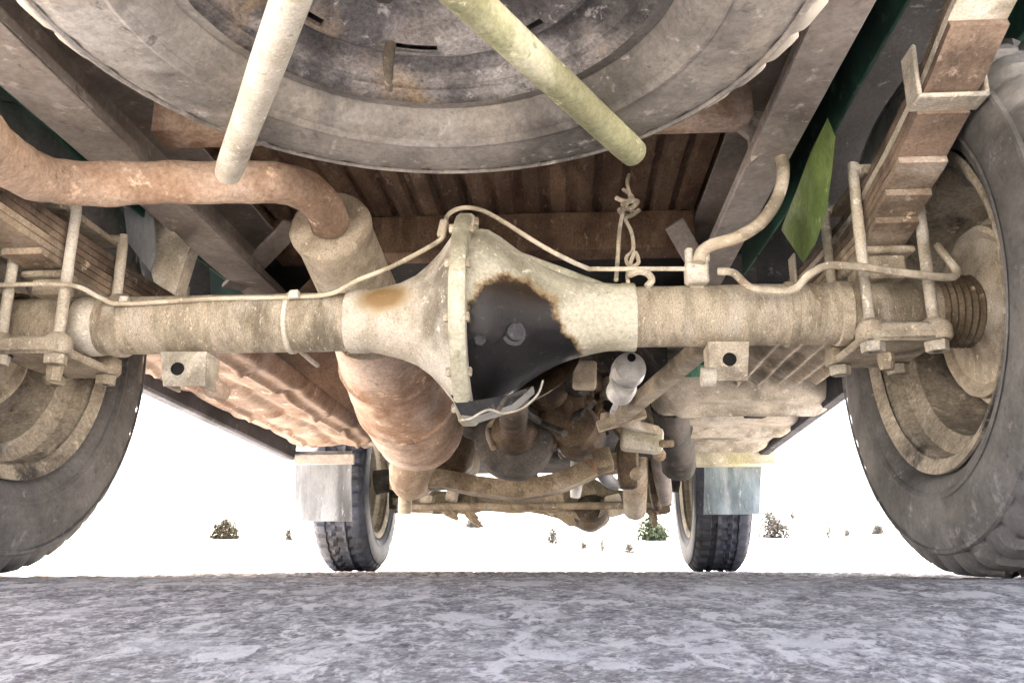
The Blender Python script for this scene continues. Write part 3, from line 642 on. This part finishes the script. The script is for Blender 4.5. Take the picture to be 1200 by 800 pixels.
# ---- cab underside: floor pans, sills, front mudflaps
cab = empty('cab', (XC, 2.4, .5), T)
def pan(x0, x1, Y0, Y1_, z, m, name, ribs=(), lump=.008, nx=56, ny=110, longit=()):
    vs = []; fs = []
    for lay in (0, 1):
        for j in range(ny):
            for i in range(nx):
                x = x0 + (x1 - x0) * i / (nx - 1); y = Y0 + (Y1_ - Y0) * j / (ny - 1); h = z
                ex = min(i, nx - 1 - i) / 4; ey = min(j, ny - 1 - j) / 3
                h += .03 * (1 - min(1, ex, ey)) ** 2
                for (c, wd, a) in ribs:
                    h -= a * math.exp(-((y - c) / wd) ** 2) * min(1, ex * .6)
                for (c, wd, a) in longit: h -= a * math.exp(-((x - c) / wd) ** 2) * min(1, ey * .6)
                h += lump * noise.noise((x * 9, y * 7, z)) + lump * .4 * noise.noise((x * 24, y * 20, z))
                vs.append((x, y, h if lay == 0 else z + .05))
    for lay in (0, 1):
        o_ = lay * nx * ny
        for j in range(ny - 1):
            for i in range(nx - 1): fs.append((o_ + j * nx + i, o_ + j * nx + i + 1, o_ + (j + 1) * nx + i + 1, o_ + (j + 1) * nx + i))
    N_ = nx * ny
    for j in range(ny - 1):
        for i in (0, nx - 1): fs.append((j * nx + i, (j + 1) * nx + i, N_ + (j + 1) * nx + i, N_ + j * nx + i))
    for i in range(nx - 1):
        for j in (0, ny - 1): fs.append((j * nx + i, j * nx + i + 1, N_ + j * nx + i + 1, N_ + j * nx + i))
    return MB().add(vs, fs).build(name, m, cab, 60)
pan(-.86, -.575, 1.42, 2.74, .395, 'pan_rust', 'floor_pan', ribs=((1.6, .012, .01), (1.86, .03, -.012), (2.12, .012, .012), (2.4, .03, -.014), (2.58, .012, .012)), lump=.0022, longit=((-.63, .01, .012), (-.71, .02, -.012), (-.80, .008, .01)))
pan(.22, .62, 1.86, 2.74, .372, 'dust_pale', 'floor_pan', ribs=((1.95, .02, .024), (2.12, .03, -.03), (2.27, .02, .026), (2.42, .03, -.028), (2.56, .02, .024)), lump=.003)
for px, py, Y in ((886, 487, 2.1), (878, 507, 2.4), (868, 470, 1.98)):
    MB().box(P(px, py, Y), (.05, .04, .008), Matrix.Rotation(.2, 3, 'Z'), .003).build('slot_shade_box', 'hole_shade', cab)  # solid dark boxes painted as the shade of slots in the pan
pan(.34, .56, 1.4, 1.8, .40, 'dust', 'ribbed_tread', lump=.002, longit=((.37, .012, .016), (.41, .012, .016), (.45, .012, .016), (.49, .012, .016), (.53, .012, .016)))
MB().box((-.09, 2.2, .655), (1.3, 1.0, .02), bev=.004).build('cab_floor', 'recess_shade', cab)
for x0, x1, ya, yb in ((-.845, -.9, 1.40, 2.78), (.575, .635, 1.45, 2.78)):
    MB().beam((x0, ya, .40), (x1, yb, .395), .035, .07, bev=.006).build('sill', 'sill', cab)
def flap(px0, px1, pyt, pyb, Y, m, top_m):
    a, b, c, d_ = P(px0, pyt, Y), P(px1, pyt, Y), P(px1 - 2, pyb, Y), P(px0, pyb, Y); mb = MB()
    nx, ny = 12, 14; vs = []; fs = []
    for lay in (0, .006):
        for j in range(ny):
            for i in range(nx):
                p = (a.lerp(b, i / (nx - 1))).lerp(d_.lerp(c, i / (nx - 1)), j / (ny - 1)); p = p + Vector((0, lay + .022 * noise.noise((p.x * 11, p.z * 6, Y)) + .02 * (j / ny) ** 2, 0)); vs.append(p)
    n_ = nx * ny
    for j in range(ny - 1):
        for i in range(nx - 1):
            q_ = (j * nx + i, j * nx + i + 1, (j + 1) * nx + i + 1, (j + 1) * nx + i); fs.append(q_); fs.append(tuple(k + n_ for k in q_))
    for j in range(ny - 1):
        for i in (0, nx - 1): fs.append((j * nx + i, (j + 1) * nx + i, n_ + (j + 1) * nx + i, n_ + j * nx + i))
    for i in range(nx - 1):
        for j in (0, ny - 1): fs.append((j * nx + i, j * nx + i + 1, n_ + j * nx + i + 1, n_ + j * nx + i))
    mb.add(vs, fs).build('mud_flap', m, T)
flap(346, 412, 528, 610, 2.77, 'flap', None); flap(826, 893, 520, 602, 2.77, 'flap_green', None)
MB().box(P(380, 538, 2.76), (.2, .01, .035), bev=.003).build('flap_bracket', 'rail_grey', T)
MB().box(P(845, 533, 2.74), (.34, .03, .075), bev=.008).build('flap_bracket', 'dust_green', T)
MB().plate([(-.57, 1.5, .43), (-.57, 2.7, .42), (-.42, 2.7, .6), (-.42, 1.5, .6)], (.004, 0, .004)).build('tunnel_wall', 'rust_floor', cab)
MB().plate([(.21, 1.8, .43), (.21, 2.7, .42), (.1, 2.7, .6), (.1, 1.8, .6)], (-.004, 0, .004)).build('tunnel_wall', 'dark_metal', cab)
# outer cab, hood, wings
_body = [(1.78, .42), (2.72, .42), (2.82, .72), (3.55, .72), (3.62, .5), (4.0, .5), (4.02, 1.0), (3.95, 1.05), (2.95, 1.12), (2.62, 1.6), (1.85, 1.62), (1.78, 1.15)]
for sx in (-1, 1):
    xo = XC + sx * .80
    MB().plate([(xo, a, b) for a, b in [(1.78, .42), (2.9, .42), (2.94, .5), (3.05, .68), (3.2, .8), (3.45, .84), (3.7, .8), (3.85, .68), (3.91, .5), (4.2, .5), (4.22, 1.0), (4.15, 1.05), (2.95, 1.12), (2.95, 1.02), (1.78, 1.02)]], (-sx * .03, 0, 0)).build('body_side', 'green_paint', cab)
    MB().plate([(XC + sx * .8, a, b) for a, b in [(1.85, 1.03), (2.9, 1.03), (2.62, 1.55), (1.88, 1.56)]], (-sx * .02, 0, 0)).build('side_window', 'glass', cab)
MB().plate([(XC - .8, a, b) for a, b in ((2.95, 1.12), (4.15, 1.05), (4.23, .95), (4.2, .92), (4.1, 1.02), (2.95, 1.09))], (1.6, 0, 0)).build('bonnet', 'green_paint', cab)
MB().plate([(XC - .74, a, b) for a, b in ((1.8, 1.56), (2.65, 1.56), (2.6, 1.62), (1.9, 1.64))], (1.48, 0, 0)).build('roof', 'green_paint', cab)
MB().plate([(XC - .74, a, b) for a, b in ((2.95, 1.1), (2.97, 1.1), (2.66, 1.56), (2.64, 1.56))], (1.48, 0, 0)).build('windscreen', 'glass', cab)
MB().box((XC, 4.21, .78), (1.56, .04, .42), bev=.02).build('grille', 'dark_metal', cab)

# ---- driveline: propeller shaft, transfer box, gearbox
dl = empty('driveline', (XC, 2.2, .35), T)
nose = Vector((-.075, Y1 + .09, ZA + .0)); dc = P(602, 512, 1.98)
MB().lathe(nose, (dc - nose), [(-.03, .11), (.02, .1), (.06, .07), (.1, .05), (.12, .055), (.13, .055), (.135, .028), (.3, .03), (.5, .03), (.62, .03), (.66, .045), (.68, .05)], 32, jit=.002).build('propeller_shaft', 'oily', dl)
MB().lathe(dc, (0, 1, -.06), [(-.06, 0), (-.06, .04), (-.03, .05), (-.028, .085), (-.022, .093), (.05, .095), (.06, .09), (.07, .05)], 40, jit=.003).build('parking_drum', 'dark_metal', dl)
tr = MB()
tr.box(P(662, 478, 2.02), (.12, .16, .16), Matrix.Rotation(.25, 3, 'Y'), .03, 3); tr.box(P(625, 470, 2.12), (.18, .2, .14), Matrix.Rotation(-.15, 3, 'Y'), .035, 3)
tr.lathe(P(672, 500, 1.98), (.1, 1, 0), [(-.04, 0), (-.04, .03), (-.03, .05), (.0, .06), (.12, .065), (.2, .06)], 24, jit=.006)
tr.lathe(P(640, 455, 1.95), (-.1, 1, .1), [(-.04, 0), (-.04, .04), (-.03, .05), (.0, .055), (.12, .05)], 24, jit=.006)
for k in range(14):
    q = P(random.uniform(600, 700), random.uniform(440, 535), random.uniform(1.9, 1.98)); tr.lathe(q, (random.uniform(-.3, .3), -1, random.uniform(-.3, .3)), [(-.02, .016), (.008, .016), (.012, .01), (.012, 0)], 8)
tr.build('transfer_box', 'oily', dl)
MB().box(P(600, 480, 2.45), (.3, .5, .2), Matrix.Rotation(.0, 3, 'Y'), .05, 3).build('gearbox', 'dark_metal', dl)
MB().box(P(685, 440, 1.5), (.042, .05, .045), Matrix.Rotation(.05, 3, 'Y'), .004).build('bump_stop', 'hose', T)
# skid crossmember under the gearbox
pts = [P(*q) for q in ((462, 556, 2.35), (520, 552, 2.35), (560, 560, 2.35), (610, 566, 2.35), (655, 556, 2.35), (700, 536, 2.35), (760, 528, 2.35))]
sm = []
for a, b in zip(pts, pts[1:]):
    for k in range(4): sm.append(a.lerp(b, k / 4))
MB().ribbon(sm, (0, .07, 0), .045).build('gearbox_crossmember', 'mud', fr)
MB().box(P(600, 520, 2.95), (.46, .5, .16), None, .05, 3).build('engine_sump', 'dark_metal', dl)
MB().box(P(520, 520, 2.5), (.2, .3, .2), None, .05, 3).build('clutch_housing', 'oily', dl)
MB().box(P(740, 500, 2.6), (.3, .5, .2), None, .05, 3).build('inner_panel', 'dark_metal', dl)

# ---- front axle, steering, small struts
fa = empty('front_axle', (XC, Y2, .3), T)
prof = [(0, 0), (0, .036), (.02, .045)] + [(.06 + .06 * k, .043) for k in range(9)] + [(.6, .046), (.66, .066), (.70, .092), (.74, .104), (.78, .1), (.82, .075), (.86, .052), (.92, .045), (1.02, .043), (1.05, .04), (1.05, 0)]
x0 = P(462, 588, Y2).x
MB().lathe((x0, Y2, P(560, 588, Y2).z), (1, 0, .0), prof, 32, jit=.012).build('axle_beam', 'mud', fa)
za = P(560, 588, Y2).z
for xx, zt in ((x0 + .01, ZA), (x0 + 1.05, ZA)):
    MB().tube([(xx, Y2, za - .03), (xx, Y2, ZA), (xx + (-.09 if xx < 0 else .09), Y2, ZA)], [.03, .045, .05], 14, 3).build('steering_knuckle', 'dark_metal', fa)
q = P(688, 596, Y2 - .1); MB().lathe(q, (.1, 1, 0.05), [(-.03, 0), (-.03, .03), (0, .05), (.06, .08), (.12, .09)], 24, jit=.004).build('differential', 'oily', fa)
MB().tube([P(470, 594, 3.25), P(560, 593, 3.25), P(640, 593, 3.25), P(760, 591, 3.25), P(786, 588, 3.25)], .014, 10, 2).build('tie_rod', 'mud', fa)
def strut(pts, r, m, name='strut'): MB().tube([P(*p) for p in pts], r, 12, 3, jit=.001).build(name, m, T)
strut([(476, 566, 2.9), (475, 584, 2.9), (474, 602, 2.9)], [.02, .024, .022], 'dust', 'shock_absorber')
strut([(676, 540, 2.6), (676, 558, 2.6), (674, 582, 2.62)], [.02, .022, .016], 'white_cap', 'shackle')
strut([(722, 500, 2.3), (712, 522, 2.35), (704, 545, 2.4), (712, 562, 2.45), (722, 568, 2.5)], [.02, .022, .022, .02, .016], 'flap', 'steering_arm')
strut([(742, 505, 2.5), (744, 545, 2.6), (744, 600, 2.75)], [.045, .04, .035], 'mud', 'steering_box')
strut([(768, 498, 2.5), (774, 545, 2.6), (780, 585, 2.75)], [.02, .028, .022], 'rail_grey', 'shock_absorber')
strut([(760, 515, 2.6), (764, 560, 2.7), (770, 595, 2.8)], [.018, .016, .014], 'oily', 'hanger')
# white capped canister and diagonal stay
o = P(738, 431, 1.40); MB().lathe(o, (-.12, 1, -.12), [(-.012, 0), (-.011, .018), (-.006, .026), (.002, .028), (.02, .029), (.022, .026), (.05, .026), (.055, 0)], 36).build('canister', 'white_cap', T)
o = P(730, 453, 1.43); MB().lathe(o, (-.12, 1, -.12), [(-.01, 0), (-.008, .019), (.0, .024), (.03, .024), (.032, 0)], 36).build('canister', 'white_cap', T)
o2 = P(740, 419, 1.39); MB().lathe(o2, (0, -1, -.2), [(-.01, .008), (.003, .007), (.004, 0)], 12).build('canister_plug', 'hole_shade', T)
MB().tube([P(728, 460, 1.56), P(718, 482, 1.65)], .006, 8, 1).build('canister_stem', 'white_cap', T)
MB().beam(P(822, 408, 1.3), P(722, 492, 1.8), .03, .028, bev=.004).build('stay_bar', 'dust', T)
mb = MB(); mb.beam(P(700, 500, 1.8), P(756, 484, 1.8), .03, .022); mb.beam(P(706, 488, 1.82), P(770, 505, 1.9), .02, .02); mb.build('stay_bracket', 'dust', T)
MB().box(P(752, 515, 2.05), (.1, .06, .06), Matrix.Rotation(.1, 3, 'Y'), .012, 2).build('valve_block', 'dust_green', T)
MB().box(P(735, 545, 2.2), (.05, .06, .12), None, .012, 2).build('pump_body', 'oily', T)
MB().box(P(716, 455, 1.95), (.04, .05, .05), None, .01).build('breather_block', 'dust', T)
mb = MB(); mb.tube([P(785, 470, 2.1), P(790, 510, 2.3), P(796, 545, 2.5)], .05, 14, 4, jit=.008); mb.build('inner_wing', 'dark_metal', T)

# greasy hoses, linkages and fittings round the gearbox
rc = random.Random(11)
def fit(name, m, pts, r, n=8): MB().tube([P(*p) for p in pts], r, n, 4, jit=.002).build(name, m, dl)
for k in range(16):
    x0_, y0_ = rc.uniform(560, 720), rc.uniform(430, 500); Y_ = rc.uniform(1.85, 2.3); pts = [(x0_, y0_, Y_)]
    for q_ in range(3): x0_ += rc.uniform(-30, 34); y0_ += rc.uniform(4, 26); pts.append((x0_, y0_, Y_ + rc.uniform(-.05, .12)))
    fit('hose', rc.choice(('oily', 'dark_metal', 'mud', 'dust')), pts, rc.uniform(.005, .013))
for k in range(26):
    c_ = P(rc.uniform(575, 790), rc.uniform(440, 556), rc.uniform(1.9, 2.4)); z_ = rc.uniform(.02, .05)
    if k % 2: MB().box(c_, (z_, z_ * rc.uniform(.6, 1.4), z_ * rc.uniform(.5, 1.3)), Matrix.Rotation(rc.uniform(-.6, .6), 3, 'Y') @ Matrix.Rotation(rc.uniform(-.5, .5), 3, 'X'), .006, 2).build('fitting', rc.choice(('oily', 'mud', 'dark_metal', 'dust', 'rust')), dl)
    else: MB().lathe(c_, (rc.uniform(-.5, .5), -1, rc.uniform(-.5, .3)), [(-.03, z_ * .6), (0, z_ * .6), (.004, z_ * .5), (.008, z_ * .3), (.012, z_ * .28), (.013, 0)], 10, jit=.003).build('plug', rc.choice(('oily', 'mud', 'dark_metal')), dl)
for k in range(9):
    px_ = rc.choice((rc.uniform(466, 560), rc.uniform(640, 790))); b_0 = P(px_, rc.uniform(583, 596), 3.38); MB().tube([b_0, b_0 + Vector((rc.uniform(-.03, .03), -.02, -.03)), b_0 + Vector((rc.uniform(-.05, .05), -.02, -rc.uniform(.045, .075)))], [.02, .017, .009], 8, 3).build('mud_clod', 'mud', fa)
for px_, py_, w_, h_ in ((500, 590, .05, .07), (530, 580, .04, .05), (650, 585, .07, .1), (720, 592, .06, .08), (775, 585, .05, .11)):
    MB().box(P(px_, py_, 3.3), (w_, .08, h_), Matrix.Rotation(rc.uniform(-.3, .3), 3, 'Y'), .01, 2).build('spring_perch', rc.choice(('mud', 'dust', 'oily')), fa)

# ------------------------------------------------------------------ desert shrubs behind
def ground_hit(px, py):
    d = CF + CX * ((px - 600) / FPX) + CU * ((400 - py) / FPX); t = 6.0
    while t < 400:
        p = CO + d * t
        if p.y > 4.5 and p.z < terrain_z(p.x, p.y) - .012: return p
        t += .25
    return CO + d * 90
def shrub(px, py, wpx, hpx, m, label, leaves=1800):
    b = ground_hit(px, py + hpx * .5); dist = (b - CO).dot(CF); wd = wpx / FPX * dist; ht = hpx / FPX * dist
    e = tag(empty('desert_shrub', b), label, 'shrub', 'shrubs on the desert slope')
    st = MB(); lf = MB(); tips = []
    for k in range(9):
        a = random.uniform(0, 6.28); rr = random.uniform(.15, .5); tip = b + Vector((math.cos(a) * rr * wd, math.sin(a) * rr * wd, ht * random.uniform(.5, .95)))
        mid = b.lerp(tip, .5) + Vector((0, 0, ht * .08)); st.tube([b - Vector((0, 0, .05)), mid, tip], [.014 * wd, .01 * wd, .004 * wd], 5, 2); tips += [tip, tip.lerp(mid, .5)]
    for k in range(leaves):
        a = random.uniform(0, 6.283); q = random.random() ** .45; zz = random.random(); rr = math.sqrt(max(0, 1 - zz * zz)) * q * (.8 + .35 * noise.noise((math.cos(a) * 1.7, math.sin(a) * 1.7, px)))
        p = b + Vector((math.cos(a) * rr * wd * .5, math.sin(a) * rr * wd * .5, zz * ht * (.55 + .45 * q) * (.85 + .5 * noise.noise((math.cos(a) * 2.3, zz * 2, px * .3)))))
        s_ = wd * random.uniform(.025, .05); u = Vector((random.gauss(0, 1), random.gauss(0, 1), random.gauss(0, 1))).normalized(); v = u.orthogonal().normalized()
        lf.add([p - u * s_, p + v * s_ * .5, p + u * s_, p - v * s_ * .6], [(0, 1, 2, 3)])
    st.build('stem', 'twig', e); lf.build('foliage', m, e)
for a in ((263, 618, 42, 27, 'leaf_olive', 'large olive shrub between the left rear tyre and pale mud flap'),
          (338, 624, 15, 17, 'leaf_olive', 'small olive shrub just beside the pale left mud flap'),
          (556, 612, 28, 12, 'leaf_grey', 'low grey shrub below the front axle beam, left of the middle'),
          (648, 624, 22, 26, 'leaf_grey', 'grey shrub right below the front differential, left of its lowest point'),
          (684, 638, 12, 10, 'leaf_olive', 'tiny shrub straight under the front differential'),
          (706, 637, 14, 18, 'leaf_grey', 'small grey shrub just right of the front differential'),
          (737, 640, 18, 16, 'leaf_grey', 'small shrub below the green bush by the right front tyre'),
          (766, 617, 54, 32, 'leaf_green', 'broad green bush beside the right front tyre'),
          (907, 613, 46, 34, 'leaf_grey', 'wide grey shrub just right of the green mud flap'),
          (929, 603, 10, 10, 'leaf_olive', 'tiny shrub highest up the slope above the wide grey shrub'),
          (971, 617, 18, 26, 'leaf_grey', 'upright grey shrub halfway between green mud flap and right rear tyre'),
          (993, 623, 14, 14, 'leaf_grey', 'small round shrub touching the upright grey shrub'),
          (1029, 619, 22, 14, 'leaf_grey', 'flat shrub closest to the right rear tyre')):
    shrub(*a)
mb = MB()
for k in range(1500):
    px = random.choice((random.gauss(922, 9), random.uniform(880, 1070), random.uniform(960, 1070))); b = ground_hit(px, 667 - random.uniform(2, 10)); h = random.uniform(.05, .16) * (1.4 if abs(px - 922) < 14 else .7)
    b.x += random.uniform(-.2, .2); b.y += random.uniform(-1, 1); b.z = terrain_z(b.x, b.y) - .012
    d = Vector((random.uniform(-.5, .5), random.uniform(-.5, .5), 1)) * h; s_ = Vector((.006, .004, 0)); mb.add([b - s_, b + s_, b + d], [(0, 1, 2)])
tag(mb.build('dry_grass', 'straw'), 'thin straw coloured grass along the far road edge', 'grass', kind='stuff')
